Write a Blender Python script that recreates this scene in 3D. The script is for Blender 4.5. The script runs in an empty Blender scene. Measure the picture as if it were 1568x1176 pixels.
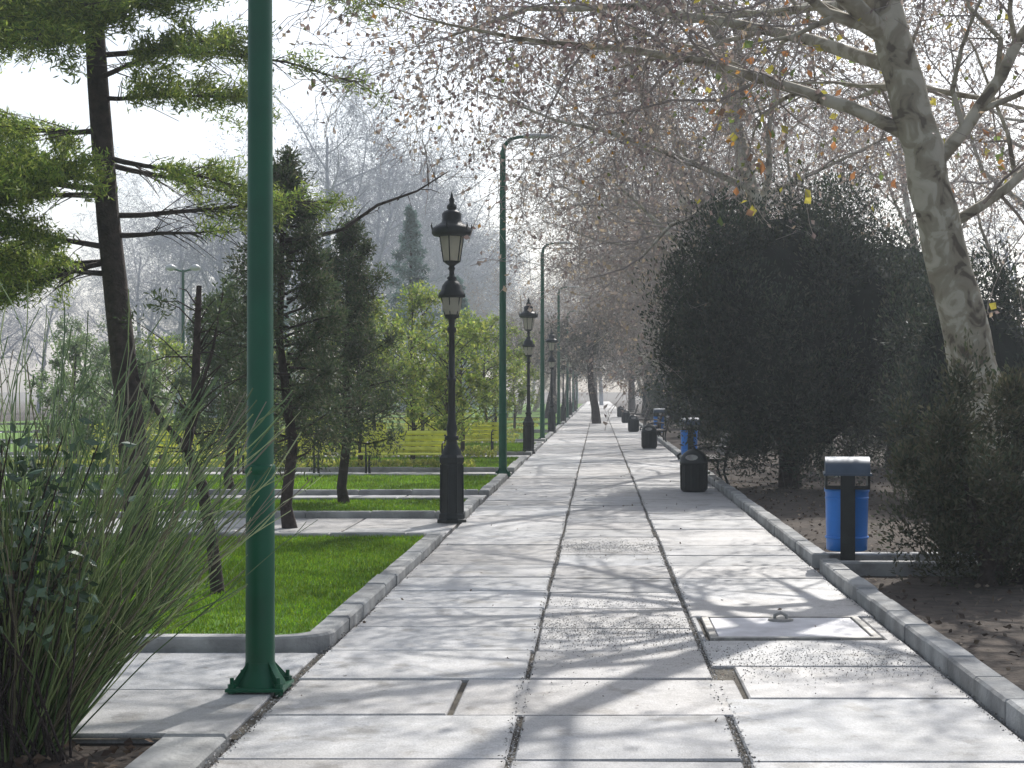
import bpy, math, random
import numpy as np
from mathutils import Vector
R=random.Random(7); NR=np.random.default_rng(7)
S=bpy.context.scene
COL=S.collection

# ---------------------------------------------------------------- materials
def new_mat(name):
    m=bpy.data.materials.new(name); m.use_nodes=True
    nt=m.node_tree; nt.nodes.clear()
    out=nt.nodes.new('ShaderNodeOutputMaterial')
    return m,nt,out
def mat(name,base,rough=.8,var=.25,scale=4.0,bump=0.0,bscale=30.0,attr=False,trans=0.0,metal=0.0,base2=None,world=False,transcol=None,spec=.5,detail=6):
    m,nt,out=new_mat(name); N=nt.nodes; L=nt.links
    p=N.new('ShaderNodeBsdfPrincipled'); p.inputs['Roughness'].default_value=rough
    p.inputs['Metallic'].default_value=metal; p.inputs['Specular IOR Level'].default_value=spec
    if world: co=N.new('ShaderNodeNewGeometry').outputs['Position']
    else: co=N.new('ShaderNodeTexCoord').outputs['Object']
    nz=N.new('ShaderNodeTexNoise'); nz.inputs['Scale'].default_value=scale; nz.inputs['Detail'].default_value=detail
    L.new(co,nz.inputs['Vector'])
    cr=N.new('ShaderNodeValToRGB')
    b2=base2 if base2 else tuple(min(1,c*(1+var)) for c in base)
    b1=base if base2 else tuple(c*(1-var) for c in base)
    cr.color_ramp.elements[0].position=.35; cr.color_ramp.elements[1].position=.65
    cr.color_ramp.elements[0].color=(*b1,1); cr.color_ramp.elements[1].color=(*b2,1)
    L.new(nz.outputs['Fac'],cr.inputs['Fac']); col=cr.outputs['Color']
    if attr:
        a=N.new('ShaderNodeAttribute'); a.attribute_name='Col'
        mx=N.new('ShaderNodeMix'); mx.data_type='RGBA'; mx.blend_type='MULTIPLY'; mx.inputs['Factor'].default_value=1
        L.new(col,mx.inputs[6]); L.new(a.outputs['Color'],mx.inputs[7]); col=mx.outputs[2]
    L.new(col,p.inputs['Base Color'])
    if bump>0:
        n2=N.new('ShaderNodeTexNoise'); n2.inputs['Scale'].default_value=bscale; n2.inputs['Detail'].default_value=5
        L.new(co,n2.inputs['Vector'])
        b=N.new('ShaderNodeBump'); b.inputs['Strength'].default_value=bump; b.inputs['Distance'].default_value=.02
        L.new(n2.outputs['Fac'],b.inputs['Height']); L.new(b.outputs['Normal'],p.inputs['Normal'])
    if trans>0:
        t=N.new('ShaderNodeBsdfTranslucent'); L.new(col,t.inputs['Color'])
        ms=N.new('ShaderNodeMixShader'); ms.inputs[0].default_value=trans
        L.new(p.outputs[0],ms.inputs[1]); L.new(t.outputs[0],ms.inputs[2]); L.new(ms.outputs[0],out.inputs['Surface'])
    else: L.new(p.outputs[0],out.inputs['Surface'])
    return m

def mat_plane_bark():
    m,nt,out=new_mat('plane_bark'); N=nt.nodes; L=nt.links
    p=N.new('ShaderNodeBsdfPrincipled'); p.inputs['Roughness'].default_value=.9
    tc=N.new('ShaderNodeTexCoord')
    v=N.new('ShaderNodeTexNoise'); v.inputs['Scale'].default_value=4.2; v.inputs['Detail'].default_value=4; v.inputs['Distortion'].default_value=.8
    L.new(tc.outputs['Object'],v.inputs['Vector'])
    cr=N.new('ShaderNodeValToRGB'); e=cr.color_ramp.elements
    e[0].position=.36; e[0].color=(.11,.09,.065,1); e[1].position=.42; e[1].color=(.25,.22,.16,1)
    x=e.new(.52); x.color=(.31,.285,.215,1); x=e.new(.56); x.color=(.42,.39,.31,1); x=e.new(.66); x.color=(.48,.45,.37,1)
    L.new(v.outputs['Fac'],cr.inputs['Fac']); L.new(cr.outputs['Color'],p.inputs['Base Color'])
    b=N.new('ShaderNodeBump'); b.inputs['Strength'].default_value=.5; b.inputs['Distance'].default_value=.01
    L.new(v.outputs['Fac'],b.inputs['Height']); L.new(b.outputs['Normal'],p.inputs['Normal'])
    L.new(p.outputs[0],out.inputs['Surface']); return m
def mat_slab():
    m,nt,out=new_mat('concrete_paving'); N=nt.nodes; L=nt.links
    p=N.new('ShaderNodeBsdfPrincipled'); p.inputs['Roughness'].default_value=.55
    g=N.new('ShaderNodeNewGeometry').outputs['Position']
    a=N.new('ShaderNodeAttribute'); a.attribute_name='Col'
    def ramp(scale,lo,hi,p0=.3,p1=.7,det=8):
        n=N.new('ShaderNodeTexNoise'); n.inputs['Scale'].default_value=scale; n.inputs['Detail'].default_value=det
        n.inputs['Roughness'].default_value=.65
        L.new(g,n.inputs['Vector']); c=N.new('ShaderNodeValToRGB'); e=c.color_ramp.elements
        e[0].position=p0; e[1].position=p1; e[0].color=(*lo,1); e[1].color=(*hi,1)
        L.new(n.outputs['Fac'],c.inputs['Fac']); return n,c.outputs['Color']
    def mul(x,y):
        mx=N.new('ShaderNodeMix'); mx.data_type='RGBA'; mx.blend_type='MULTIPLY'; mx.inputs['Factor'].default_value=1
        L.new(x,mx.inputs[6]); L.new(y,mx.inputs[7]); return mx.outputs[2]
    _,c1=ramp(1.1,(.74,.73,.71),(1,1,1)); n2,c2=ramp(12,(.78,.77,.75),(1,1,1)); n3,c3=ramp(110,(.72,.72,.72),(1,1,1),.35,.6,3)
    _,c4=ramp(3.3,(.68,.66,.63),(1,1,1),.36,.44)
    c=mul(mul(mul(mul(a.outputs['Color'],c1),c2),c3),c4)
    L.new(c,p.inputs['Base Color'])
    b=N.new('ShaderNodeBump'); b.inputs['Strength'].default_value=.45; b.inputs['Distance'].default_value=.006
    L.new(n3.outputs['Fac'],b.inputs['Height'])
    b2=N.new('ShaderNodeBump'); b2.inputs['Strength'].default_value=.35; b2.inputs['Distance'].default_value=.02
    L.new(n2.outputs['Fac'],b2.inputs['Height']); L.new(b.outputs['Normal'],b2.inputs['Normal'])
    L.new(b2.outputs['Normal'],p.inputs['Normal'])
    L.new(p.outputs[0],out.inputs['Surface']); return m

M={}
M['slab']=mat_slab()
M['mortar']=mat('mortar',(.09,.078,.06),.95,.4,9,bump=.5,world=True)
M['kerb']=mat('kerb_concrete',(.33,.33,.325),.85,.3,4,bump=.4,bscale=40,attr=True,world=True)
M['soil']=mat('soil',(.04,.03,.023),1,.5,6,bump=1,bscale=18,world=True,base2=(.085,.065,.05))
M['grassbase']=mat('lawn_turf',(.08,.18,.014),1,.3,2.5,bump=.8,bscale=60,world=True,base2=(.13,.25,.022))
M['blade']=mat('grass_blades',(.19,.34,.025),.6,.25,1.5,attr=True,trans=.5)
M['litter']=mat('dead_leaves',(.9,.9,.9),.9,.05,2,attr=True)
M['pbark']=mat_plane_bark()
M['twig']=mat('twig_bark',(.31,.27,.25),.9,.25,3)
M['ftwig']=mat('haze_tinted_twig',(.33,.35,.41),.9,.15,3)  # pale grey-blue: distance haze put into the bark colour
M['fleaf']=mat('haze_tinted_leaf',(1,1,1),.8,.02,2,attr=True)
M['dbark']=mat('dark_bark',(.05,.037,.032),.95,.4,12,bump=1,bscale=40)
M['pleaf']=mat('plane_leaf',(1,1,1),.7,.02,2,attr=True,trans=.45)
M['leafd']=mat('evergreen_leaf',(1,1,1),.6,.02,2,attr=True,trans=.25)
M['leafl']=mat('light_leaf',(1,1,1),.5,.02,2,attr=True,trans=.5)
M['stem']=mat('green_stems',(1,1,1),.35,.02,2,attr=True)
M['gloss']=mat('glossy_leaf',(.07,.12,.065),.2,.3,4,attr=False)
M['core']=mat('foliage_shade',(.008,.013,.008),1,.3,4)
M['green']=mat('green_paint',(.003,.085,.04),.42,.15,3,bump=.03,bscale=25,spec=.35)
M['black']=mat('black_iron',(.012,.016,.016),.45,.3,8,bump=.15,bscale=60,spec=.4)
M['glass']=mat('lantern_glass',(.72,.70,.62),.25,.08,6,trans=.7)
M['blue']=mat('blue_plastic',(.005,.19,.66),.38,.1,4)
M['cap']=mat('bin_roof_metal',(.06,.085,.12),.45,.15,8,metal=.2)
M['wood']=mat('bench_slat',(.07,.06,.055),.6,.3,8)
M['ywood']=mat('yellow_bench_paint',(.7,.72,.1),.5,.15,8)
M['pale']=mat('lamp_head',(.5,.52,.52),.4,.06,6)
M['steel']=mat('manhole_steel',(.30,.29,.27),.5,.3,12,metal=.3)
M['cover']=mat('manhole_cover',(.55,.54,.56),.5,.2,5,bump=.2,bscale=80)

# ---------------------------------------------------------------- mesh builder
class MB:
    def __init__(s): s.V=[];s.F=[];s.C=[];s.n=0
    def add(s,v,f,mi=0,c=(1,1,1),smooth=False):
        v=np.asarray(v,float).reshape(-1,3); f=np.asarray(f,np.int64)
        c=np.asarray(c,float)
        if c.ndim==1: c=np.tile(c,(len(v),1))
        s.V.append(v); s.C.append(c); s.F.append((f+s.n,mi,smooth)); s.n+=len(v)
    def mesh(s,name,mats):
        me=bpy.data.meshes.new(name)
        V=np.concatenate(s.V); C=np.concatenate(s.C)
        me.vertices.add(len(V)); me.vertices.foreach_set('co',V.astype(np.float32).ravel())
        li=np.concatenate([f.ravel() for f,_,_ in s.F]); tot=np.concatenate([np.full(len(f),f.shape[1]) for f,_,_ in s.F])
        st=np.concatenate([[0],np.cumsum(tot)[:-1]])
        me.loops.add(len(li)); me.loops.foreach_set('vertex_index',li.astype(np.int32))
        me.polygons.add(len(tot)); me.polygons.foreach_set('loop_start',st.astype(np.int32))
        for m in mats: me.materials.append(M[m])
        me.polygons.foreach_set('material_index',np.concatenate([np.full(len(f),mi) for f,mi,_ in s.F]).astype(np.int32))
        me.update(calc_edges=True)
        me.polygons.foreach_set('use_smooth',np.concatenate([np.full(len(f),sm) for f,_,sm in s.F]))
        a=me.color_attributes.new('Col','FLOAT_COLOR','POINT')
        a.data.foreach_set('color',np.hstack([C,np.ones((len(C),1))]).astype(np.float32).ravel())
        me.validate(); return me
    def obj(s,name,mats,parent=None,loc=None):
        o=bpy.data.objects.new(name,s.mesh(name,mats)); COL.objects.link(o)
        if parent: o.parent=parent
        if loc: o.location=loc
        return o
    # primitives
    def box(s,x0,x1,y0,y1,z0,z1,mi=0,c=(1,1,1),bev=0.0,jit=0):
        b=bev
        v=[]
        for z,i in ((z0,0),(z1-b,0),(z1,b)):
            v+=[(x0+i,y0+i,z),(x1-i,y0+i,z),(x1-i,y1-i,z),(x0+i,y1-i,z)]
        v=np.array(v,float)
        if jit: v[4:]+=NR.normal(0,jit,3)
        f=[(3,2,1,0)]
        if b==0:
            v=np.vstack([v[:4],v[8:]]); R_=1
        else: R_=2
        for k in range(R_):
            o=4*k
            for i in range(4): f.append((o+i,o+(i+1)%4,o+4+(i+1)%4,o+4+i))
        o=4*R_; f.append((o,o+1,o+2,o+3))
        s.add(v,f,mi,c)
    def tube(s,pts,rad,n=8,mi=0,c=(1,1,1),cap=True,smooth=True):
        pts=[Vector(p) for p in pts]; k=len(pts)
        V=[];ref=Vector((0.31,0.95,.05))
        for i,p in enumerate(pts):
            d=(pts[min(i+1,k-1)]-pts[max(i-1,0)]).normalized()
            a=d.cross(ref)
            if a.length<.1: a=d.cross(Vector((1,0,0)))
            a.normalize(); b=d.cross(a)
            for j in range(n):
                t=2*math.pi*j/n; V.append(p+(a*math.cos(t)+b*math.sin(t))*rad[i])
        F=[]
        for i in range(k-1):
            for j in range(n): F.append((i*n+j,i*n+(j+1)%n,(i+1)*n+(j+1)%n,(i+1)*n+j))
        s.add([tuple(v) for v in V],F,mi,c,smooth)
        if cap:
            s.add([tuple(v) for v in V[-n:]],[tuple(range(n))],mi,c)
            s.add([tuple(v) for v in V[:n]],[tuple(reversed(range(n)))],mi,c)
    def lathe(s,prof,n=16,mi=0,cx=0,cy=0,smooth=True,rot=0,c=(1,1,1)):
        V=[];F=[]
        for z,r in prof:
            for j in range(n):
                t=2*math.pi*j/n+rot; V.append((cx+r*math.cos(t),cy+r*math.sin(t),z))
        for i in range(len(prof)-1):
            for j in range(n): F.append((i*n+j,i*n+(j+1)%n,(i+1)*n+(j+1)%n,(i+1)*n+j))
        s.add(V,F,mi,c,smooth)
        s.add(V[-n:],[tuple(range(n))],mi,c); s.add(V[:n],[tuple(reversed(range(n)))],mi,c)
    def segs(s,P0,P1,R0,R1,mi=0,n=3,c=(1,1,1)):
        P0=np.asarray(P0,float);P1=np.asarray(P1,float);R0=np.asarray(R0,float);R1=np.asarray(R1,float)
        if len(P0)==0:return
        d=P1-P0; d/=np.linalg.norm(d,axis=1,keepdims=True)+1e-9
        ref=np.where(np.abs(d[:,2:3])>.9,np.array([[1.,0,0]]),np.array([[0,0,1.]]))
        a=np.cross(d,ref); a/=np.linalg.norm(a,axis=1,keepdims=True)+1e-9; b=np.cross(d,a)
        rings=[]
        for P,Rr in((P0,R0),(P1,R1)):
            for j in range(n):
                t=2*math.pi*j/n; rings.append(P+(a*math.cos(t)+b*math.sin(t))*Rr[:,None])
        V=np.stack(rings,1).reshape(-1,3); base=(np.arange(len(P0))*2*n)[:,None]
        F=np.concatenate([base+np.array([[j,(j+1)%n,n+(j+1)%n,n+j]]) for j in range(n)])
        cc=np.asarray(c,float)
        if cc.ndim==2: cc=np.repeat(cc,2*n,axis=0)
        s.add(V,F,mi,cc,True)
    def leaves(s,P,A,L,W,mi=0,C=(1,1,1)):
        """rhombic leaves: centre P, axis A, length L, width W"""
        P=np.asarray(P,float); n=len(P)
        if n==0:return
        A=A/(np.linalg.norm(A,axis=1,keepdims=True)+1e-9)
        B=np.cross(A,NR.normal(size=(n,3))); B/=np.linalg.norm(B,axis=1,keepdims=True)+1e-9
        Nn=np.cross(A,B)
        L=np.broadcast_to(L,(n,))[:,None]; W=np.broadcast_to(W,(n,))[:,None]
        V=np.stack([P-A*L*.5,P+B*W*.5+A*L*.05+Nn*W*.12,P+A*L*.5,P-B*W*.5+A*L*.05+Nn*W*.12],1).reshape(-1,3)
        F=np.arange(4*n).reshape(n,4)
        C=np.asarray(C,float)
        if C.ndim==2: C=np.repeat(C,4,axis=0)
        s.add(V,F,mi,C)

def pal(n,cols,weights=None,var=.25):
    cols=np.array(cols,float); i=NR.choice(len(cols),n,p=weights)
    return cols[i]*(1+NR.uniform(-var,var,(n,1)))

# ---------------------------------------------------------------- ground
g=MB(); g.add([(-2500,-100,0),(2500,-100,0),(2500,4500,0),(-2500,4500,0)],[(0,1,2,3)]); g.obj('ground',['soil'])
XL,XR=-1.63,1.92
m=MB(); m.add([(XL,0,.026),(XR,0,.026),(XR,260,.026),(XL,260,.026)],[(0,1,2,3)]); 
m.add([(-14,7.1,.026),(XL,7.1,.026),(XL,9.4,.026),(-14,9.4,.026)],[(0,1,2,3)]); m.obj('mortar_bed',['mortar'])
TOP=.045
def slab(mb,x0,x1,y0,y1,tone=None,warm=None,gap=.015):
    t=R.uniform(.54,.68) if tone is None else tone
    w=R.uniform(-.012,.018) if warm is None else warm
    c=(t+w,t,t-w+.01)
    x0+=gap*R.uniform(.5,1.3);x1-=gap*R.uniform(.5,1.3);y0+=gap*R.uniform(.3,1);y1-=gap*R.uniform(.3,1)
    z=TOP+R.uniform(-.003,.003); b=.008
    h=lambda:z+R.uniform(-.003,.003)
    a=[h() for _ in range(4)]
    j=lambda:R.uniform(-.004,.004)
    cor=[(x0+j(),y0+j()),(x1+j(),y0+j()),(x1+j(),y1+j()),(x0+j(),y1+j())]
    ins=[(b,b),(-b,b),(-b,-b),(b,-b)]
    V=[(p[0],p[1],.0) for p in cor]+[(p[0],p[1],q-b) for p,q in zip(cor,a)]+[(p[0]+i[0],p[1]+i[1],q) for p,q,i in zip(cor,a,ins)]
    F=[]
    for k in (0,4):
        for i in range(4): F.append((k+i,k+(i+1)%4,k+4+(i+1)%4,k+4+i))
    F.append((8,9,10,11))
    mb.add(V,F,0,c)
pv=MB()
cols=[(XL,-.38),(-.38,.63),(.63,XR)]
for ci,(a,b) in enumerate(cols):
    y=2.0+[0,.0,.1][ci]
    while y<255:
        Lr=.93*R.uniform(.97,1.03) if ci!=2 else R.choice([.93,.93,1.35])*R.uniform(.97,1.03)
        y1=y+Lr
        if ci==2 and 9.0<y<9.8 and y1>9.78: y1=9.81
        if ci==2 and 9.79<y<10.8: y=10.83; y1=y+.9
        elif ci==2 and y<9.0 and y1>9.3: y1=9.81
        tone=None
        if ci==1: tone=R.uniform(.46,.6)
        if R.random()<.16: tone=R.uniform(.42,.48)
        aa,bb=a,b
        if 7.3<y<8.25:
            if ci==0: bb=-.71
            if ci==1: aa,bb=-.71,.76
            if ci==2: aa=.76
        slab(pv,aa+R.uniform(-.006,.006),bb+R.uniform(-.006,.006),y,y1,tone)
        y=y1
slab(pv,.63,.70,9.81,10.83,.45); slab(pv,1.8,XR,9.81,10.83,.5)
for (a,b) in [(7.12,8.2),(8.2,9.38)]:
    x=XL-.03
    while x>-13:
        w=R.choice([1.2,1.2,1.6]); slab(pv,x-w,x,a,b,R.uniform(.5,.62)); x-=w
pv.obj('paved_path',['slab'])
pb=MB()
def grit(X,Y,z,s=1):
    n=len(X)
    P=np.stack([X,Y,z+np.zeros(n)],1); A=NR.normal(size=P.shape); A[:,2]*=.25
    pb.leaves(P,A,NR.uniform(.006,.017,n)*s,NR.uniform(.005,.012,n)*s,0,pal(n,[(.42,.41,.39),(.2,.18,.16),(.6,.58,.56)]))
for jx in(-.38,.63,XL+.01,XR-.02):
    n=5200; Yj=5+NR.uniform(0,1,n)**1.5*25; Xj=jx+NR.normal(0,.018,n); grit(Xj,Yj,TOP-.012+.02*NR.uniform(0,1,n)*(np.abs(Xj-jx)>.012))
for (xa,xb,yc,sy,n) in [(-.36,.62,10.2,.38,3600),(.65,1.85,9.1,.35,2600),(-.35,.6,15.6,.4,2600),(-.3,.6,11.4,.3,900),(-.3,.6,9.2,.5,700)]:
    X=NR.uniform(xa,xb,n)+NR.normal(0,.03,n);Y=NR.normal(yc,sy,n); grit(X,Y,TOP+.003,.8)
pb.obj('loose_gravel',['litter'])
mh=MB()
x0,x1,y0,y1=.71,1.79,9.84,10.80
mh.box(x0+.01,x1-.01,y0+.01,y1-.01,.0,TOP-.012,0)
for q in ((x0,x1,y0,y0+.05),(x0,x1,y1-.05,y1),(x0,x0+.05,y0+.05,y1-.05),(x1-.05,x1,y0+.05,y1-.05)): mh.box(*q,TOP-.01,TOP+.012,0,bev=.004)
mh.box(x0+.058,x1-.058,y0+.058,y1-.058,TOP-.01,TOP+.006,1,bev=.004)
mh.tube([(1.2,10.62,TOP),(1.2,10.62,TOP+.04),(1.24,10.62,TOP+.06),(1.28,10.62,TOP+.04),(1.28,10.62,TOP)],[.012]*5,6,0)
mh.lathe([(TOP,.09),(TOP+.016,.085),(TOP+.02,.05)],14,0,1.24,10.62)
mh.obj('manhole_cover',['steel','cover'])
# ---------------------------------------------------------------- kerbs
def kerb_run(mb,x0,x1,ya,yb,z1=.125,along='y',step=.5):
    y=ya
    while y<yb-.05:
        e=min(y+step,yb); t=R.uniform(.85,1.12); c=(t,t,t*.99); j=R.uniform(-.006,.006); zj=R.uniform(-.005,.005)
        if along=='y': mb.box(x0+j,x1+j,y+.003,e-.003,-.02,z1+zj,0,c,bev=.014,jit=.003)
        else: mb.box(y+.003,e-.003,x0+j,x1+j,-.02,z1+zj,0,c,bev=.014,jit=.003)
        y=e
kb=MB()
strips=[(9.4,16.5),(19.3,22.0),(23.6,28.3),(30.5,36),(38.5,46),(49,58),(61,72),(76,90),(94,120),(125,200)]
for i,(a,b) in enumerate(strips):
    kerb_run(kb,XL-.16,XL,a+(.3 if i==0 else 0),b,step=.6 if a<30 else 1)
for a,b in strips[:7]:
    kerb_run(kb,a,a+.14,-22,XL-(.45 if a<10 else .17),along='x',step=.8); kerb_run(kb,b-.14,b,-22,XL-.17,along='x',step=.8)
V=[];F=[];cxk,cyk=XL-.44,9.70
for k in range(7):
    t=math.radians(-90+15*k)
    for rr,z in ((.44,-.02),(.44,.112),(.428,.126),(.312,.126),(.30,.112),(.30,-.02)): V.append((cxk+rr*math.cos(t),cyk+rr*math.sin(t)*.68,z))
for k in range(6):
    for j in range(5): F.append((k*6+j,k*6+j+1,(k+1)*6+j+1,(k+1)*6+j))
kb.add(V,F,0)
kb.obj('left_kerb',['kerb'])
kb=MB()
kerb_run(kb,XR,XR+.16,2,13.6,.15,step=.6); kerb_run(kb,XR+.02,XR+.17,14.2,140,.14,step=.6)
kerb_run(kb,13.6,13.75,XR+.17,3.6,.12,along='x',step=.8); kerb_run(kb,14.5,14.65,XR+.18,3.6,.1,along='x',step=.8)
kb.obj('right_kerb',['kerb'])
kb=MB(); kerb_run(kb,-1.95,-1.66,6.0,7.08,.07,step=1.0); kb.obj('planting_bed_kerb',['kerb'])
cw=MB()
gaps=[(strips[i][1],strips[i+1][0]) for i in range(len(strips)-1)]
for a,b in gaps[:7]:
    x=XL-.02
    while x>-24:
        w=1.2; 
        slab(cw,x-w,x,a+.01,(a+b)/2,R.uniform(.5,.6)); slab(cw,x-w,x,(a+b)/2,b-.01,R.uniform(.5,.6)); x-=w
cw.obj('garden_walks',['slab'])
# ---------------------------------------------------------------- lawn
lw=MB()
for a,b in strips: 
    xa=-22 if a<60 else -30
    if a<10:
        lw.add([(xa,a+.13,.085),(XL-.45,a+.13,.085),(XL-.15,a+.34,.085),(XL-.15,b-.13,.085),(xa,b-.13,.085)],[(0,1,2,3,4)],0)
    else: lw.add([(xa,a+.13,.085),(XL-.15,a+.13,.085),(XL-.15,b-.13,.085),(xa,b-.13,.085)],[(0,1,2,3)],0)
def blades(mb,x0,x1,y0,y1,n,h):
    P=np.stack([NR.uniform(x0,x1,n),NR.uniform(y0,y1,n),np.full(n,.085)],1)
    P=P[~((P[:,0]>XL-.42)&(P[:,1]<9.8))]; n=len(P)
    A=NR.normal(0,.45,(n,3)); A[:,2]=1; A/=np.linalg.norm(A,axis=1,keepdims=True)
    H=NR.uniform(.5,1.2,n)[:,None]*h; B=NR.normal(size=(n,3)); B[:,2]=0; B/=np.linalg.norm(B,axis=1,keepdims=True)
    W=.006+.0004*P[:,1:2]
    V=np.stack([P-B*W*.5,P+B*W*.5,P+A*H],1).reshape(-1,3)
    f=(.85+.3*np.sin(P[:,0]*1.7+1.3*np.sin(P[:,1]*1.1))*np.sin(P[:,1]*2.1+P[:,0]))[:,None]*NR.uniform(.7,1.3,(n,1))
    c=pal(n,[(1,1,1),(1.35,1.1,.8),(.75,.85,.7)])*f
    mb.add(V,np.arange(3*n).reshape(n,3),1,np.repeat(np.clip(c,.2,2),3,axis=0))
blades(lw,-7,XL-.17,9.56,16.35,90000,.035)
blades(lw,-9,XL-.17,19.45,21.85,16000,.05); blades(lw,-9,XL-.17,23.75,28.2,24000,.05); blades(lw,-12,XL-.17,30.7,35.8,26000,.06); blades(lw,-14,XL-.17,38.7,45.8,30000,.08)
lw.obj('lawn',['grassbase','blade'])

# ---------------------------------------------------------------- leaf litter right
lt=MB(); n=5000
P=np.stack([NR.uniform(2.1,6.5,n),4+NR.uniform(0,1,n)**1.3*34,NR.uniform(.01,.04,n)],1)
A=NR.normal(size=(n,3)); A[:,2]*=.35
lt.leaves(P,A,NR.uniform(.02,.07,n),NR.uniform(.02,.045,n),0,pal(n,[(.10,.07,.05),(.16,.115,.08),(.06,.04,.03),(.24,.19,.14)],var=.35))
n=500; P=np.stack([NR.uniform(-3.2,-1.9,n),NR.uniform(5,7.05,n),NR.uniform(.01,.04,n)],1); A=NR.normal(size=(n,3)); A[:,2]*=.3
lt.leaves(P,A,NR.uniform(.03,.07,n),NR.uniform(.02,.05,n),0,pal(n,[(.17,.11,.07),(.26,.19,.13),(.08,.05,.035)]))
n=60; P=np.stack([NR.uniform(XL,XR,n),7+NR.uniform(0,1,n)*25,np.full(n,TOP+.008)],1); A=NR.normal(size=(n,3)); A[:,2]*=.2
lt.leaves(P,A,NR.uniform(.02,.04,n),NR.uniform(.01,.025,n),0,pal(n,[(.2,.15,.1),(.1,.07,.05)]))
lt.obj('leaf_litter',['litter'])

# ---------------------------------------------------------------- street furniture
def green_pole(x,y):
    e=bpy.data.objects.new('street_lamp',None); COL.objects.link(e); e.location=(x,y,0)
    b=MB()
    H=6.05
    b.tube([(0,0,.13),(0,0,1.2),(0,0,1.21),(0,0,H)],[.076,.074,.070,.055],20,0)
    b.lathe([(1.17,.074),(1.175,.079),(1.215,.079),(1.22,.072)],20,0)
    b.lathe([(.07,.135),(.085,.13),(.13,.10),(.17,.079),(.19,.077)],20,0)
    b.tube([(0,0,H-.05),(.03,0,H+.12),(.14,0,H+.24),(.3,0,H+.28),(.42,0,H+.29)],[.05,.045,.035,.03,.03],10,0)
    b.obj('pole',['green'],e)
    b=MB(); b.box(-.15,.15,-.15,.15,.055,.072,0,bev=.004)
    for sx in(-1,1):
        for sy in(-1,1):
            b.tube([(sx*.12,sy*.12,.0),(sx*.12,sy*.12,.125)],[.011,.011],8,0); b.lathe([(.073,.022),(.093,.022)],6,0,sx*.12,sy*.12,False)
            b.lathe([(.035,.022),(.054,.022)],6,0,sx*.12,sy*.12,False)
            b.add([(sx*.135,sy*.135,.075),(sx*.06,sy*.06,.075),(sx*.05,sy*.05,.2)],[(0,1,2)],0)
    b.obj('base_plate',['green'],e)
    b=MB()
    pr=[(.38,.05),(.45,.10),(.62,.125),(.82,.10),(.93,.03)]
    V=[];F=[];k=10
    for xx,w in pr:
        for j in range(k):
            t=2*math.pi*j/k; V.append((xx,w*math.cos(t),H+.29+.055*math.sin(t)*(1 if math.sin(t)>0 else .6)))
    for i in range(len(pr)-1):
        for j in range(k): F.append((i*k+j,i*k+(j+1)%k,(i+1)*k+(j+1)%k,(i+1)*k+j))
    b.add(V,F,0,(1,1,1),True); b.add(V[-k:],[tuple(range(k))]); b.add(V[:k],[tuple(range(k))])
    b.obj('lamp_head',['pale'],e)
for i in range(7): green_pole(-1.765 if i==0 else -1.76,8.2+20.9*i)

def build_lamp_parts():
    b=MB()
    b.lathe([(0,.185),(.06,.185),(.075,.165),(.12,.16),(.14,.145),(.72,.135),(.74,.155),(.80,.155),(.83,.13)],8,0,smooth=False,rot=math.pi/8)
    b.lathe([(.83,.12),(.88,.11),(.95,.07),(1.0,.06),(1.01,.085),(1.05,.085),(1.06,.055),(1.15,.066),(1.22,.052),(1.24,.045),(1.7,.042),(1.71,.055),(1.74,.055),(1.75,.04),(2.28,.034),(2.3,.055),(2.34,.055),(2.36,.035),(2.44,.04),(2.47,.085),(2.5,.09)],16,0)
    for a in range(8):
        t=a*math.pi/4+math.pi/8; x,y=.142*math.cos(t),.142*math.sin(t)
        b.tube([(x,y,.15),(x*.97,y*.97,.71)],[.012,.012],5,0)
    b.lathe([(2.70,.125),(2.71,.165),(2.745,.165),(2.79,.13),(2.84,.12),(2.89,.085),(2.915,.05),(2.94,.06),(2.96,.035),(3.02,.028),(3.05,.045),(3.08,.03),(3.10,.06),(3.13,.10),(3.14,.10)],12,0)
    b.lathe([(3.43,.15),(3.44,.22),(3.47,.245),(3.52,.245),(3.56,.19),(3.60,.125),(3.64,.115),(3.70,.12),(3.735,.09),(3.75,.045),(3.77,.06),(3.80,.06),(3.83,.028),(3.87,.035),(3.90,.02),(3.96,.006)],12,0)
    for k in range(6):
        t=k*math.pi/3+math.pi/6; c,s_=math.cos(t),math.sin(t)
        b.tube([(c*.101,s_*.101,3.13),(c*.152,s_*.152,3.45)],[.008,.008],4,0)
        b.tube([(c*.085,s_*.085,2.49),(c*.128,s_*.128,2.71)],[.007,.007],4,0)
        b.tube([(c*.235,s_*.235,3.5),(c*.25,s_*.25,3.55),(c*.245,s_*.245,3.59)],[.012,.012,.004],4,0)
    b.tube([(0,0,2.5),(0,0,2.7)],[.02,.02],6,0); b.tube([(0,0,3.14),(0,0,3.44)],[.018,.018],6,0)
    me1=b.mesh('lamp_iron',['black'])
    b=MB()
    for prof,n,rot in (([(3.142,.097),(3.43,.146)],6,math.pi/6),([(2.502,.08),(2.56,.11),(2.70,.122)],12,0)):
        V=[];F=[]
        for z,r in prof:
            for j in range(n):
                t=2*math.pi*j/n+rot; V.append((r*math.cos(t),r*math.sin(t),z))
        for i in range(len(prof)-1):
            for j in range(n): F.append((i*n+j,i*n+(j+1)%n,(i+1)*n+(j+1)%n,(i+1)*n+j))
        b.add(V,F,0)
    return me1,b.mesh('lamp_glass',['glass'])
lm1,lm2=build_lamp_parts()
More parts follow.
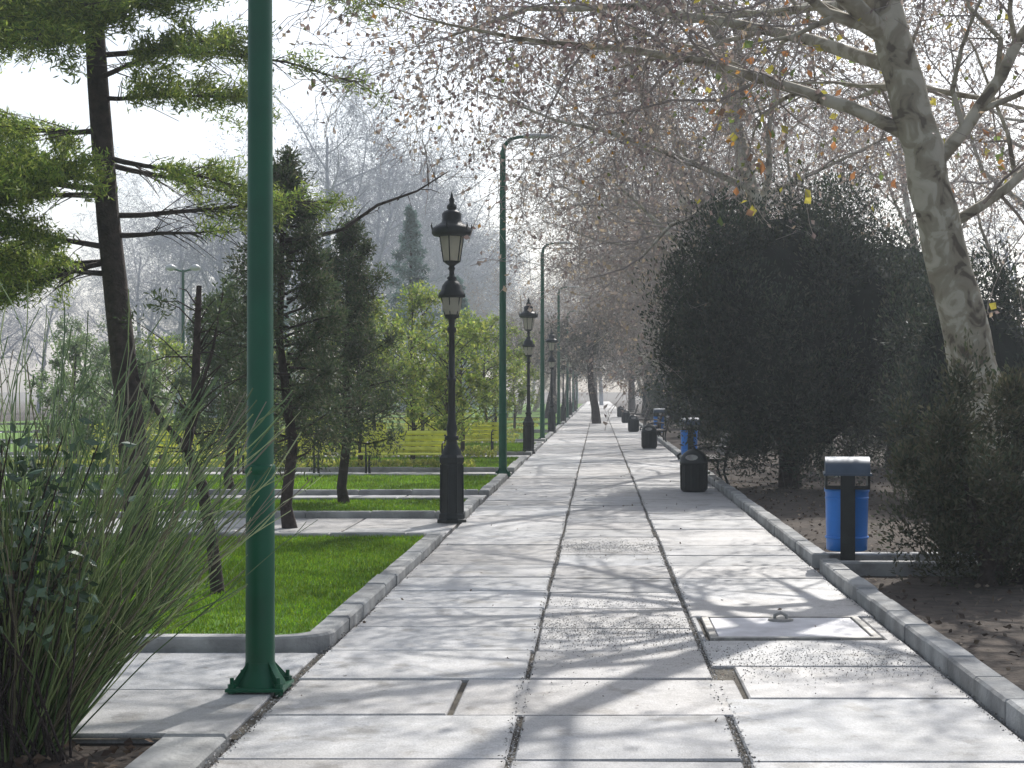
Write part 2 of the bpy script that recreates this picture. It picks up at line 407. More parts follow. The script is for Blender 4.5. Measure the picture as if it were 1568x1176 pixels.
for i,yy in enumerate([18.7,39.5,59.5,79.5,99.5,119.5]):
    e=bpy.data.objects.new('ornate_lamp_post',None); COL.objects.link(e); e.location=(-1.74,yy,.03 if i else .02); e.rotation_euler[2]=R.uniform(0,1)
    for nm,me in (('iron_post',lm1),('lantern_glass',lm2)):
        o=bpy.data.objects.new(nm,me); COL.objects.link(o); o.parent=e

def blue_bin(x,y,rz=0):
    e=bpy.data.objects.new('blue_litter_bin',None); COL.objects.link(e); e.location=(x,y,.02); e.rotation_euler[2]=rz
    b=MB(); b.lathe([(.13,.165),(.14,.185),(.30,.188),(.66,.196),(.67,.205),(.70,.205),(.70,.185),(.6,.18)],24,0,0,.1)
    for z in (.24,.6): b.lathe([(z,.19),(z+.005,.199),(z+.02,.199),(z+.025,.19)],24,0,0,.1)
    b.obj('bin_body',['blue'],e)
    b=MB(); b.box(-.065,.065,-.14,-.105,-.02,.86,0,bev=.004); b.box(-.1,.1,-.2,.1,-.02,.03,0,bev=.005)
    b.box(-.20,.20,-.13,-.11,.70,.735,0,bev=.003)
    for sx in(-1,1): b.box(sx*.19-.01,sx*.19+.01,-.13,.2,.70,.85,0,bev=.002)
    b.obj('post_frame',['black'],e)
    b=MB(); V=[];F=[];k=12
    for xx in(-.2,.2):
        for j in range(k+1):
            t=math.pi*j/k; V.append((xx,.04+.22*math.cos(t),.84+.15*math.sin(t)))
    for j in range(k): F.append((j,j+1,k+2+j,k+1+j))
    b.add(V,F,0,(1,1,1),True); b.add(V[:k+1],[tuple(range(k+1))]); b.add(V[k+1:],[tuple(range(k+1))])
    b.box(-.215,.215,-.185,.265,.825,.845,0,bev=.003)
    b.obj('bin_roof',['cap'],e)
blue_bin(2.27,14.05+.2,-.12); blue_bin(2.12,36,.1); blue_bin(2.2,56)
def black_bin(x,y):
    e=bpy.data.objects.new('domed_litter_bin',None); COL.objects.link(e); e.location=(x,y,TOP); e.rotation_euler[2]=R.uniform(-.3,.3)
    b=MB(); b.lathe([(0,.17),(.03,.2),(.04,.205),(.42,.21),(.44,.222),(.47,.222),(.48,.21),(.53,.2),(.6,.16),(.65,.09),(.67,.03),(.69,.025),(.70,.0)],24,0)
    for k in range(12):
        t=k*math.pi/6; b.tube([(.208*math.cos(t),.208*math.sin(t),.05),(.214*math.cos(t),.214*math.sin(t),.42)],[.009,.009],4,0)
    b.tube([(-.23,-.03,.5),(-.25,-.03,.56),(-.2,-.03,.6)],[.02,.02,.02],6,0)
    b.obj('bin_shell',['black'],e)
    b=MB()
    a=[(.1*math.cos(t),-.198+.018*math.sin(t),.54+.045*math.sin(t)) for t in np.linspace(0,2*math.pi,14,endpoint=False)]
    b.add(a,[tuple(range(14))],0); b.obj('opening',['steel'],e)
black_bin(1.5,24.4); black_bin(1.42,43); black_bin(1.4,61); black_bin(1.42,79); black_bin(1.42,97)
def bench(x,y,rz=0,m='wood',z=TOP,nm='park_bench'):
    e=bpy.data.objects.new(nm,None); COL.objects.link(e); e.location=(x,y,z); e.rotation_euler[2]=rz
    b=MB()
    for i in range(5): b.box(-.25+.09*i,-.25+.09*i+.07,-.85,.85,.41,.44,0,bev=.005)
    o=b.obj('seat',[m],e)
    b=MB()
    for i in range(4):
        z=.5+.1*i; xx=.2+.035*i; b.tube([(xx,-.85,z),(xx,.85,z)],[.045,.045],4,0,smooth=False)
    b.obj('backrest',[m],e)
    b=MB()
    for yy in(-.7,.7):
        b.tube([(-.27,yy,.0),(-.22,yy,.2),(-.24,yy,.4)],[.025,.02,.02],6,0); b.tube([(.24,yy,0),(.17,yy,.2),(.2,yy,.42),(.34,yy,.88)],[.025,.02,.022,.02],6,0)
        b.tube([(-.24,yy,.4),(.2,yy,.4)],[.02,.02],6,0)
        b.tube([(-.25,yy,.4),(-.27,yy,.6),(0,yy,.64),(.27,yy,.62)],[.014]*4,6,0)
    b.obj('iron_legs',['black'],e)
for yy in (27.0,46.5,52,65,83): bench(1.95 if yy<30 else 1.8,yy)
for x,yy in ((-3.55,29.0),(-5.9,29.0),(-8.3,29.0),(-3.2,37.2),(-5.9,37.2),(-8.6,37.2),(-5,47.5),(-8,47.5),(-11.5,37.2),(-14,47.5)): bench(x,yy,math.pi/2,'ywood',.03,'garden_bench')

# ---------------------------------------------------------------- trees
class Tree:
    def __init__(s): s.mb=MB(); s.s=[[],[],[],[]]; s.tips=[]; s.tdir=[]
    def grow(s,p,d,L,r,lev,P):
        n=P['n'][lev]; pts=[p.copy()]; ds=[d.copy()]; q=p.copy(); dd=d.copy(); w=P['wob'][lev]; up=P['up'][lev]
        for i in range(n):
            dd=(dd+Vector((R.gauss(0,w),R.gauss(0,w),R.gauss(0,w)+up))).normalized(); q=q+dd*(L/n); pts.append(q.copy()); ds.append(dd.copy())
        rr=[max(P['rmin'],r*(1-P['tap']*i/n)) for i in range(n+1)]
        s.line(pts,rr,P,lev); s.spawn(pts,ds,rr,L,lev,P)
    def line(s,pts,rr,P,lev):
        if rr[0]>.025: s.mb.tube(pts,rr,8 if rr[0]>.06 else 6,P['bark'] if rr[0]>P.get('thick',.03) else 1,cap=False)
        else:
            for i in range(len(pts)-1):
                s.s[0].append(tuple(pts[i]));s.s[1].append(tuple(pts[i+1]));s.s[2].append(rr[i]);s.s[3].append(rr[i+1])
    def spawn(s,pts,ds,rr,L,lev,P,nch=None,t0=None):
        if lev>=P['max']:
            for i in range(1,len(pts)): s.tips.append(tuple(pts[i])); s.tdir.append(tuple(ds[i]))
            return
        nc=P['ch'][lev] if nch is None else nch; t0=P['t0'][lev] if t0 is None else t0
        n=len(pts)-1
        for k in range(nc):
            t=t0+(1-t0)*((k+R.random())/nc); f=t*n; i=min(int(f),n-1); u=f-i
            p=pts[i].lerp(pts[i+1],u); d=ds[min(i+1,n)]
            a=math.radians(R.uniform(*P['ang'][lev])); az=k*2.4+R.uniform(-.5,.5)
            x=d.cross(Vector((.3,.2,.9))).normalized(); y=d.cross(x)
            nd=(d*math.cos(a)+(x*math.cos(az)+y*math.sin(az))*math.sin(a)).normalized()
            r=rr[i]*P['rr'][lev]*R.uniform(.8,1.1)
            s.grow(p,nd,P['len'][lev]*R.uniform(.7,1.25)*(1.15-.45*t),max(P['rmin'],r),lev+1,P)
        if lev>=1: s.grow(pts[-1],ds[-1],P['len'][lev]*.7,rr[-1],lev+1,P)
    def finish(s,leafcols,nper,size,weights=None,mi=2,droop=.3):
        s.mb.segs(*s.s,mi=1)
        T=np.array(s.tips);D=np.array(s.tdir)
        idx=NR.integers(0,len(T),int(len(T)*nper))
        P=T[idx]+NR.normal(0,.05,(len(idx),3)); A=D[idx]*.3+NR.normal(0,.6,(len(idx),3)); A[:,2]-=droop
        s.mb.leaves(P,A,NR.uniform(*size,len(idx)),NR.uniform(size[0],size[1],len(idx))*.7,mi,pal(len(idx),leafcols,weights))
brown=[(.36,.29,.26),(.44,.36,.31),(.22,.17,.16),(.48,.38,.27)]
def plane_variant(name,H,lean,dens=1.0,cols=brown,nper=.55,size=(.06,.12),mats=('pbark','twig','pleaf'),rmin=.0045):
    t=Tree()
    P=dict(n=[8,5,4,3,3],wob=[.05,.16,.22,.3,.3],up=[.02,.05,.01,-.04,-.07],rmin=rmin,tap=.78,bark=0,max=4,
        ch=[int(10*dens),7,6,5],t0=[.25,.2,.15,.1],ang=[(35,80),(30,65),(30,70),(30,80)],rr=[.5,.5,.5,.55],len=[H*.42,H*.19,H*.10,H*.055])
    t.grow(Vector((0,0,-.1)),Vector((lean,R.uniform(-.05,.05),1)).normalized(),H*.85,H*.017,0,P)
    t.finish(cols,nper,size)
    return t.mb.mesh(name,list(mats))
pvs=[plane_variant('plane_tree_mesh_%d'%i,12+i*.7,-.22-.04*i) for i in range(3)]
pfar=[plane_variant('far_tree_mesh_%d'%i,18,.0,dens=1.2,cols=[(.33,.35,.42),(.28,.3,.37)],nper=.35,size=(.08,.15),mats=('ftwig','ftwig','fleaf'),rmin=.008) for i in range(2)]  # far trees: grey-blue leaf colours carry painted haze
def inst(name,me,loc,sc=1,rz=0,parent=None):
    o=bpy.data.objects.new(name,me); COL.objects.link(o); o.location=loc; o.scale=(sc,sc,sc*R.uniform(.95,1.05)); o.rotation_euler[2]=rz
    if parent:o.parent=parent
    return o
y=29.5; i=0
while y<140:
    inst('plane_tree',pvs[i%3],(4.6+R.uniform(-.3,.3),y,0),R.uniform(.92,1.1),R.uniform(-.5,.5)); y+=R.uniform(5.8,7.2)*(1 if y<70 else 1.4); i+=1
y=30
while y<70:
    inst('plane_tree',pvs[i%3],(11.5+R.uniform(-.6,.6),y,0),R.uniform(1.05,1.2),R.uniform(0,6)); y+=R.uniform(11,14); i+=1
y=80
while y<150:
    inst('plane_tree',pvs[i%3],(-5.2+R.uniform(-.4,.4),y,0),R.uniform(.55,.66),math.pi+R.uniform(-.5,.5)); y+=R.uniform(12,15); i+=1
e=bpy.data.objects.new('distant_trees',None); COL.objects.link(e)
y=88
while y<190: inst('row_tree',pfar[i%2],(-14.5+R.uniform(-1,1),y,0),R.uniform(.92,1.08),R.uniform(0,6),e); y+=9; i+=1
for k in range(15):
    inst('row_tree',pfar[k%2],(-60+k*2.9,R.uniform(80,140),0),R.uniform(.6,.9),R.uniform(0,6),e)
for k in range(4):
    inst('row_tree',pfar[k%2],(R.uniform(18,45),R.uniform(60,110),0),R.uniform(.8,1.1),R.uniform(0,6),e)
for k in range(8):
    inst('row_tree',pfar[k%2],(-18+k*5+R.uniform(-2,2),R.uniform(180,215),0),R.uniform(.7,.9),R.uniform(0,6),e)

# main plane tree (custom)
t=Tree()
P=dict(n=[8,5,4,3,3],wob=[.05,.14,.2,.28,.3],up=[.02,.03,.0,-.05,-.08],rmin=.0038,tap=.78,bark=0,max=4,
    ch=[9,6,5,4],t0=[.3,.2,.15,.1],ang=[(35,75),(30,65),(30,70),(30,80)],rr=[.45,.5,.5,.55],len=[3.2,1.7,1.0,.55],thick=.02)
def custom(t,pts,rr,lev,nch,t0,P):
    pts=[Vector(p) for p in pts]; 
    q=[];r2=[]
    for i in range(len(pts)-1):
        for k in range(3): 
            u=k/3; q.append(pts[i].lerp(pts[i+1],u)+Vector((R.gauss(0,.015),R.gauss(0,.015),R.gauss(0,.012) if rr[0]<.2 else 0))); r2.append(rr[i]*(1-u)+rr[i+1]*u)
    q.append(pts[-1]); r2.append(rr[-1])
    ds=[(q[min(i+1,len(q)-1)]-q[max(i-1,0)]).normalized() for i in range(len(q))]
    t.mb.tube(q,r2,14 if rr[0]>.1 else 8,0,cap=False); t.spawn(q,ds,r2,1,lev,P,nch,t0)
Y0=16
custom(t,[(4.25,Y0,-.1),(4.03,Y0,1.07),(3.83,Y0,1.87),(3.6,Y0,2.8),(3.37,Y0,3.73),(3.13,Y0,4.73),(2.8,Y0,5.9),(2.45,Y0,7.5),(2.3,Y0+.2,9.5),(2.2,Y0+.3,11.5)],[.36,.28,.245,.225,.21,.195,.17,.12,.08,.03],0,8,.5,P)
custom(t,[(3.25,Y0,4.2),(2.6,Y0,4.5),(1.9,Y0+.1,4.75),(1.1,Y0+.1,5.0),(.2,Y0+.3,5.15),(-.9,Y0+.4,5.3),(-1.9,Y0+.5,5.55)],[.08,.065,.055,.045,.035,.022,.01],1,18,.25,P)
custom(t,[(3.35,Y0,3.8),(3.9,Y0-.1,4.5),(4.4,Y0-.2,5.4),(4.8,Y0-.2,6.8)],[.08,.065,.055,.03],1,9,.2,P)
custom(t,[(3.5,Y0,3.2),(4.2,Y0+.3,3.7),(4.9,Y0+.4,4.2),(5.8,Y0+.4,4.6)],[.06,.05,.04,.02],1,9,.2,P)
custom(t,[(3.0,Y0,5.2),(1.8,Y0-.8,6.0),(.4,Y0-1.5,6.6),(-1.2,Y0-1.8,6.9),(-2.4,Y0-2.2,6.6)],[.10,.08,.06,.04,.015],1,13,.2,P)
custom(t,[(3.1,Y0,4.9),(2.0,Y0+1.8,5.7),(.6,Y0+3.2,6.3),(-.9,Y0+4,6.5),(-2.0,Y0+4.4,6.2)],[.08,.06,.05,.035,.012],1,20,.2,P)
custom(t,[(2.9,Y0,5.6),(2.6,Y0+2.8,6.2),(1.9,Y0+5.2,6.7),(.8,Y0+7,7.0)],[.08,.06,.045,.015],1,18,.2,P)
t.finish(brown+[(.42,.22,.05),(.4,.36,.06),(.12,.14,.03)],.6,(.045,.095),weights=[.26,.2,.27,.08,.07,.05,.07])
n=380; T=np.array(t.tips); T=T[(T[:,0]>1.0)&(T[:,2]<6)]; Pn=T[NR.integers(0,len(T),n)]+NR.normal(0,.08,(n,3)); A=NR.normal(0,.5,(n,3)); A[:,2]-=.7
t.mb.leaves(Pn,A,NR.uniform(.09,.15,n),NR.uniform(.07,.12,n),2,pal(n,[(.5,.22,.08),(.55,.48,.08),(.17,.24,.06),(.22,.13,.08)]))
T=np.array(t.tips); T=T[(T[:,0]<.9)&(T[:,0]>-1.9)&(T[:,2]>4.4)]; n=4200
Pn=T[NR.integers(0,len(T),n)]+NR.normal(0,.1,(n,3)); A=NR.normal(0,.5,(n,3)); A[:,2]-=.5
t.mb.leaves(Pn,A,NR.uniform(.04,.09,n),NR.uniform(.03,.065,n),2,pal(n,[(.18,.13,.13),(.25,.19,.18),(.32,.26,.22)]))
t.mb.obj('plane_tree',['pbark','twig','pleaf'])

# foliage clumps -----------------------------------------------------------
def sphere_pts(n):
    v=NR.normal(size=(n,3)); return v/np.linalg.norm(v,axis=1,keepdims=True)
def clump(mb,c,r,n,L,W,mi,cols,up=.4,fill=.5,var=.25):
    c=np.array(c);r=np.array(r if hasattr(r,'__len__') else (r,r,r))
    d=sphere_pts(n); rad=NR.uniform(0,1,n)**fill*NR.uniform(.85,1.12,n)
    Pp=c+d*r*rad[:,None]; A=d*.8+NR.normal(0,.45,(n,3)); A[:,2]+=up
    sh=(.55+.45*np.clip(rad,0,1)+.15*d[:,2])[:,None]  # shading put into leaf colour: darker inside the clump, lighter on top
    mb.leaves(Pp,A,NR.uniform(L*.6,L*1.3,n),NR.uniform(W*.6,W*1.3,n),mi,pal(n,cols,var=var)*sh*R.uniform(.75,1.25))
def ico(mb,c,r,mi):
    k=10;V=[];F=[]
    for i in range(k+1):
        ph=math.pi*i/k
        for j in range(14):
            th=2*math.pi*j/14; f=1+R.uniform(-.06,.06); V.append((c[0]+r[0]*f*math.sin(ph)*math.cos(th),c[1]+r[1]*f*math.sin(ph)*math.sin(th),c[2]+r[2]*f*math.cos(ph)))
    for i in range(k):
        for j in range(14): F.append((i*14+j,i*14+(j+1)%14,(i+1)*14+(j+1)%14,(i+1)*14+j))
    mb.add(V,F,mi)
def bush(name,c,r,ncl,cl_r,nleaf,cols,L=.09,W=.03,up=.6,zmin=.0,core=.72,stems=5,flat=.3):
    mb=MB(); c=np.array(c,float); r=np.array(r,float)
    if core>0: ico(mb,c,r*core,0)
    else: mb.add([(c[0],c[1],.1),(c[0]+.01,c[1],.1),(c[0],c[1]+.01,.1)],[(0,1,2)],0)
    for k in range(ncl):
        d=sphere_pts(1)[0]; 
        f=.8+R.uniform(-.14,.2) if core>0 else R.uniform(.2,1)**.5; p=c+d*r*f
        if p[2]<zmin: p[2]=zmin+R.uniform(0,.3)
        q=cl_r*R.uniform(.5,1.4)
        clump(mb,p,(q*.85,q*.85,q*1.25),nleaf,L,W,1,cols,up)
    for k in range(stems):
        a=R.uniform(0,6.28); x=c[0]+R.uniform(-.25,.25);y=c[1]+R.uniform(-.25,.25)
        mb.tube([(x,y,-.05),(x+math.cos(a)*.2,y+math.sin(a)*.2,c[2]*.4),(x+math.cos(a)*r[0]*.5,y+math.sin(a)*r[1]*.5,c[2])],[.06,.05,.03],6,2)
    return mb.obj(name,['core','leafd','dbark'])
dk=[(.034,.054,.032),(.055,.078,.04),(.024,.038,.026),(.09,.092,.06)]
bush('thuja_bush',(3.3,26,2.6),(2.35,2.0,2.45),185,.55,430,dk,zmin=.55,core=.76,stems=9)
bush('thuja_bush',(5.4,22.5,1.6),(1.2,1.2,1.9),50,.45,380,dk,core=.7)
bush('juniper_bush',(3.25,13.1,.85),(.82,.75,.9),90,.26,380,[(.085,.09,.045),(.06,.08,.04),(.13,.12,.07)],L=.06,W=.02,zmin=.1,core=0)
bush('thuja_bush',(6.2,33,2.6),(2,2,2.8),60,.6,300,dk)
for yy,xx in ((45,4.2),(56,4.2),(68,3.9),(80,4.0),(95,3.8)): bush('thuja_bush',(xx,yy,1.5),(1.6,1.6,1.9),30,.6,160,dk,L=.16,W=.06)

def evergreen(name,x,y,lean,zc,rr,n=30):
    mb=MB(); mb.tube([(x,y,0),(x+lean*.2,y,.8),(x+lean*.8,y,1.8),(x+lean,y,2.8),(x+lean*.6,y,4)],[.26,.21,.18,.16,.1],8,1)
    for k in range(n):
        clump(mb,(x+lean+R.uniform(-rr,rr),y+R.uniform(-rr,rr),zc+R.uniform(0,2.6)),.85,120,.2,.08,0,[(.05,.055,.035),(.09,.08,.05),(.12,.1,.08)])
    mb.obj(name,['leafd','dbark'])
evergreen('leaning_tree',-.05,77,-.32,2.9,2.0)
for x,y in ((-2.9,92),(3.0,100),(-3,110),(2.6,122),(-2.8,132),(-.2,150),(3.2,142)): evergreen('evergreen_tree',x,y,R.uniform(-.2,.4),3.0,2.6,34)

# juniper trees on the lawn -------------------------------------------------
def juniper(name,x,y,H,rx,seed,bare=True,cols=None,n=46):
    mb=MB(); cols=cols or [(.095,.14,.06),(.07,.115,.055),(.13,.17,.075),(.16,.16,.10)]
    lean=R.uniform(-.1,.1)
    mb.tube([(x,y,-.05),(x-.06,y,.3),(x+.02,y,1),(x-.05+lean,y,H*.5),(x+lean,y,H*.96)],[.1,.07,.06,.045,.012],8,0)
    for k in range(n):
        t=(k+.5)/n; z=.9+(H-1.0)*t**.9; w=rx*(1-t)**.6*(1 if t>.12 else .75)+.06
        a=k*2.4+R.uniform(-.4,.4); rr=w*R.uniform(.45,1.15); px,py,pz=x+math.cos(a)*rr+lean*t,y+math.sin(a)*rr,z+R.uniform(-.1,.15)
        mb.tube([(x+lean*t,y,z-.15*R.random()),((x+px)/2,(y+py)/2,z-.05),(px,py,pz)],[.018,.012,.006],5,0,cap=False)
        q=R.uniform(.16,.32)*(1.15-.5*t)
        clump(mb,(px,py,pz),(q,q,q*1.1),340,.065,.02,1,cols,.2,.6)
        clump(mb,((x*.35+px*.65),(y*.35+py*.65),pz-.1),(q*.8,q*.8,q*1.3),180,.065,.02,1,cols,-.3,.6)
    return mb
mb=juniper('a',-3.5,17.9,4.35,.85,1,n=62)
mb.tube([(-3.5,17.9,3.3),(-2.9,17.85,3.45),(-2.5,17.8,3.72),(-2.05,17.8,3.88),(-1.7,17.8,4.1)],[.03,.022,.018,.012,.006],6,0)
for k in range(14):
    t=R.random(); p=Vector((-3.1+1.3*t,17.85,3.4+.6*t)); d=Vector((R.uniform(-.1,.4),R.uniform(-.3,.3),R.uniform(-.15,.3)))
    mb.tube([p,p+d*.5+Vector((0,0,.02)),p+d],[.007,.005,.003],4,0)
mb.obj('juniper_tree',['dbark','leafd'])
juniper('b',-3.42,21.3,3.9,.8,2,n=54).obj('juniper_tree',['dbark','leafd'])
juniper('b',-5.6,24,3.2,.95,2,cols=[(.12,.17,.07),(.1,.15,.08)]).obj('juniper_tree',['dbark','leafd'])
mb=MB(); 
mb.tube([(-2.83,11.8,-.03),(-2.86,11.8,.1),(-2.9,11.8,.45),(-2.98,11.8,.9),(-3.1,11.8,1.18),(-3.03,11.8,1.45),(-3.02,11.8,1.9),(-3.0,11.8,2.4)],[.085,.055,.045,.045,.042,.035,.03,.02],8,0)
mb.tube([(-3.1,11.8,1.18),(-3.25,11.8,1.35),(-3.45,11.75,1.7),(-3.55,11.8,2.2)],[.03,.022,.015,.006],6,0)
mb.tube([(-3.03,11.8,1.5),(-2.9,11.8,1.9),(-2.82,11.8,2.35)],[.018,.013,.006],6,0)
for k in range(40):
    z=R.uniform(1.0,2.3); p=Vector((-3.03,11.8,z)); d=Vector((R.uniform(-.5,.5),R.uniform(-.4,.4),R.uniform(-.1,.4)))
    mb.tube([p,p+d*.5+Vector((0,0,.04)),p+d],[.007,.005,.002],4,0)
    if k%3==0: clump(mb,p+d,.12,60,.05,.015,1,[(.07,.11,.04),(.1,.13,.05)])
mb.obj('young_forked_tree',['dbark','leafd'])

# cedar on left
mb=MB(); cx=lambda px:(px-915)/2400*15.4; cz=lambda py:1.6-(py-600)/2400*15.4
Yc=15.4
tr=[(cx(222),Yc,-.05),(cx(212),Yc,.5),(cx(190),Yc,cz(560)),(cx(165),Yc,cz(330)),(cx(150),Yc,cz(130)),(cx(140),Yc,cz(-40)),(cx(130),Yc,7.5),(cx(125),Yc,9)]
mb.tube(tr,[.18,.145,.125,.11,.10,.09,.07,.02],12,0)
def trunk_at(z):
    for a,b in zip(tr,tr[1:]):
        if a[2]<=z<=b[2]:
            u=(z-a[2])/(b[2]-a[2]); return Vector(a).lerp(Vector(b),u)
    return Vector(tr[-1])
ceds=[(.30,.38,.07),(.21,.31,.06),(.38,.44,.10),(.13,.21,.05)]
def cedar_branch(z,dirv,L,fol=1.0,r=.03,start=.35,rise=.05,dn=150):
    p=trunk_at(z); pts=[p]; d=Vector(dirv).normalized(); n=7
    for i in range(n):
        d=(d+Vector((R.gauss(0,.08),R.gauss(0,.08),R.gauss(0,.06)+rise*(.5 if i<3 else -1.0)))).normalized(); p=p+d*(L/n); pts.append(p)
    mb.tube(pts,[max(.005,r*(1-.85*i/n)) for i in range(n+1)],6,0,cap=False)
    nb=int(L*20)
    for k in range(nb):
        t=start*.4+(1-start*.4)*(k+R.random())/nb; f=t*n; i=min(int(f),n-1); q=pts[i].lerp(pts[i+1],f-i)
        dd=(pts[i+1]-pts[i]).normalized(); side=dd.cross(Vector((0,0,1))).normalized()*R.choice([-1,1])
        l=R.uniform(.3,.8)*(1.1-.5*t); e1=q+(side*.8+dd*.6+Vector((0,0,R.uniform(-.5,.35))))*l
        mb.tube([q,q.lerp(e1,.5)+Vector((0,0,.02)),e1],[.007,.004,.003],4,0,cap=False)
        if t>start and R.random()<fol:
            m_=int(dn*l/.4); tt=NR.uniform(.1,1.1,m_)[:,None]; Q=np.array(q)[None]*(1-tt)+np.array(e1)[None]*tt+NR.normal(0,.05,(m_,3)); Q[:,2]+=.015
            A=NR.normal(0,.5,(m_,3)); A[:,2]+=.3; A+=np.array(e1-q)[None]/l*.5
            mb.leaves(Q,A,NR.uniform(.05,.10,m_),NR.uniform(.011,.02,m_),1,pal(m_,ceds,var=.3)*R.uniform(.65,1.2))
cedar_branch(cz(85),(1,.1,.05),2.6,.4,dn=70); cedar_branch(cz(150),(1,-.3,-.1),1.6,.9,.025,.2); cedar_branch(cz(120),(.7,-.7,.0),2.0,.8)
cedar_branch(cz(360),(1,0,.0),1.2,.4,.03,.7,dn=70); cedar_branch(cz(400),(-1,-.2,-.35),1.4,.7); cedar_branch(cz(250),(.8,.5,-.2),1.8,.7,dn=90)
cedar_branch(cz(330),(.9,.4,-.1),2.2,.7,.03,.4,dn=90); cedar_branch(cz(240),(.9,-.2,-.25),1.5,.6,dn=90)
for z,a,L in [(cz(300),190,2.2),(cz(290),215,2.6),(cz(270),240,2.2),(cz(285),255,2.4),(cz(60),200,2.4),(cz(30),170,2.4),(cz(60),230,2.6),(cz(0),250,2.4),(cz(0),215,2.6),(cz(20),190,2.6),(cz(-10),235,2.6),(cz(40),260,2.2),(cz(50),275,1.8),(cz(400),160,2.4),(cz(200),140,2.6),(cz(20),300,1.8),(cz(-30),330,2.2),(cz(-60),20,3.0),(cz(-80),200,3),(cz(420),200,1.6),(cz(380),215,2.2)]:
    cedar_branch(z,(math.cos(math.radians(a)),math.sin(math.radians(a)),-.02),L,1,.03,.2)
for k in range(12):
    z=R.uniform(5.9,8.8); a=R.uniform(0,6.28); cedar_branch(z,(math.cos(a),math.sin(a),.1),(9.5-z)*.75,.9,.03,.3,dn=80)
mb.obj('cedar_tree',['dbark','leafl'])

def spruce(x,y,H,r):
    mb=MB(); mb.tube([(x,y,0),(x,y,H)],[.18,.02],8,0)
    for k in range(60):
        t=(k+.5)/60; z=H*.1+H*.88*t; w=r*(1-t)+.1; a=k*2.4; f=R.uniform(.5,1)
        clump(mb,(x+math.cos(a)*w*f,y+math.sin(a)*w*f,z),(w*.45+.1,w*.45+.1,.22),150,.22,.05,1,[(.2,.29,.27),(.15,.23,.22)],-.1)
    mb.obj('spruce_tree',['dbark','leafd'])
spruce(-6.9,58,8.5,1.7); spruce(-5.9,66,6.5,1.5); spruce(-10.6,50,6,1.6)
def leafy(x,y,H,r,cols,ncl=34,L=.085,name='broadleaf_tree',nl=130):
    mb=MB(); mb.tube([(x,y,-.02),(x+.03,y,.8),(x-.04,y,H*.5),(x,y,H*.85)],[.06,.045,.03,.012],7,0)
    for k in range(ncl):
        a=R.uniform(0,6.28); zt=R.random(); z=H*.27+H*.73*zt; w=r*math.sin(math.pi*(.12+.8*zt))**.7; f=R.uniform(.2,1.2)
        p=(x+math.cos(a)*w*f,y+math.sin(a)*w*f,z); mb.tube([(x,y,max(.3,z-.5)),p],[.014,.005],4,0,cap=False)
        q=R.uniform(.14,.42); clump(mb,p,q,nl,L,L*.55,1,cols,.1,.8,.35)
    mb.obj(name,['dbark','leafl'])
yg=[(.32,.40,.07),(.24,.34,.06),(.42,.45,.10),(.18,.27,.055)]
for x,y,H,r in [(-3.0,31.5,3.0,.8),(-3.9,33,3.7,1.1),(-3.2,37,3.3,1.0),(-4.6,41,4.2,1.3),(-3.3,46,3.9,1.2),(-5.3,37,3.3,1.1),(-6.7,44,4,1.4),(-3.6,55,4.2,1.3),(-8.2,40,3,1.2),(-3.4,64,4,1.3),(-9.5,34,2.8,1.0),(-4.7,31,3.4,.9)]:
    leafy(x,y,H,r,yg)
for x,y,H,r in [(-8.2,27,2.2,.9),(-11,33,2.6,1.2),(-12.5,40,3,1.4),(-10,46,3,1.3),(-14,48,3.5,1.6),(-17,52,4,1.8)]:
    leafy(x,y,H,r,[(.13,.2,.09),(.18,.24,.1)],name='evergreen_shrub')
mb=MB()
for (x0,x1,y) in [(-12,-2.4,30.9),(-12,-2.3,35.6),(-14,-2.4,39),(-14,-2.4,45.5),(-18,-2.5,50),(-18,-2.5,57),(-20,-2.5,66),(-22,-3,80),(-24,-8,100)]:
    n=int((x1-x0)*330); Pq=np.stack([NR.uniform(x0,x1,n),y+NR.uniform(-.22,.22,n),.1+NR.uniform(0,1,n)**.6*.16],1); A=NR.normal(size=(n,3)); A[:,2]+=.6
    mb.leaves(Pq,A,.08,.05,0,pal(n,[(.46,.48,.08),(.54,.52,.14),(.28,.36,.07)]))
mb.obj('low_hedge',['leafl'])
b=MB(); b.tube([(0,0,0),(0,0,5.1)],[.06,.04],8,0); b.tube([(-.35,0,5.15),(0,0,5.05),(.35,0,5.15)],[.03,.03,.03],6,0)
for sx in(-1,1): b.lathe([(5.08,.06),(5.12,.16),(5.2,.15),(5.26,.04)],10,1,sx*.35,0)
b.obj('garden_lamp',['green','pale'],loc=(-11.9,45,0))

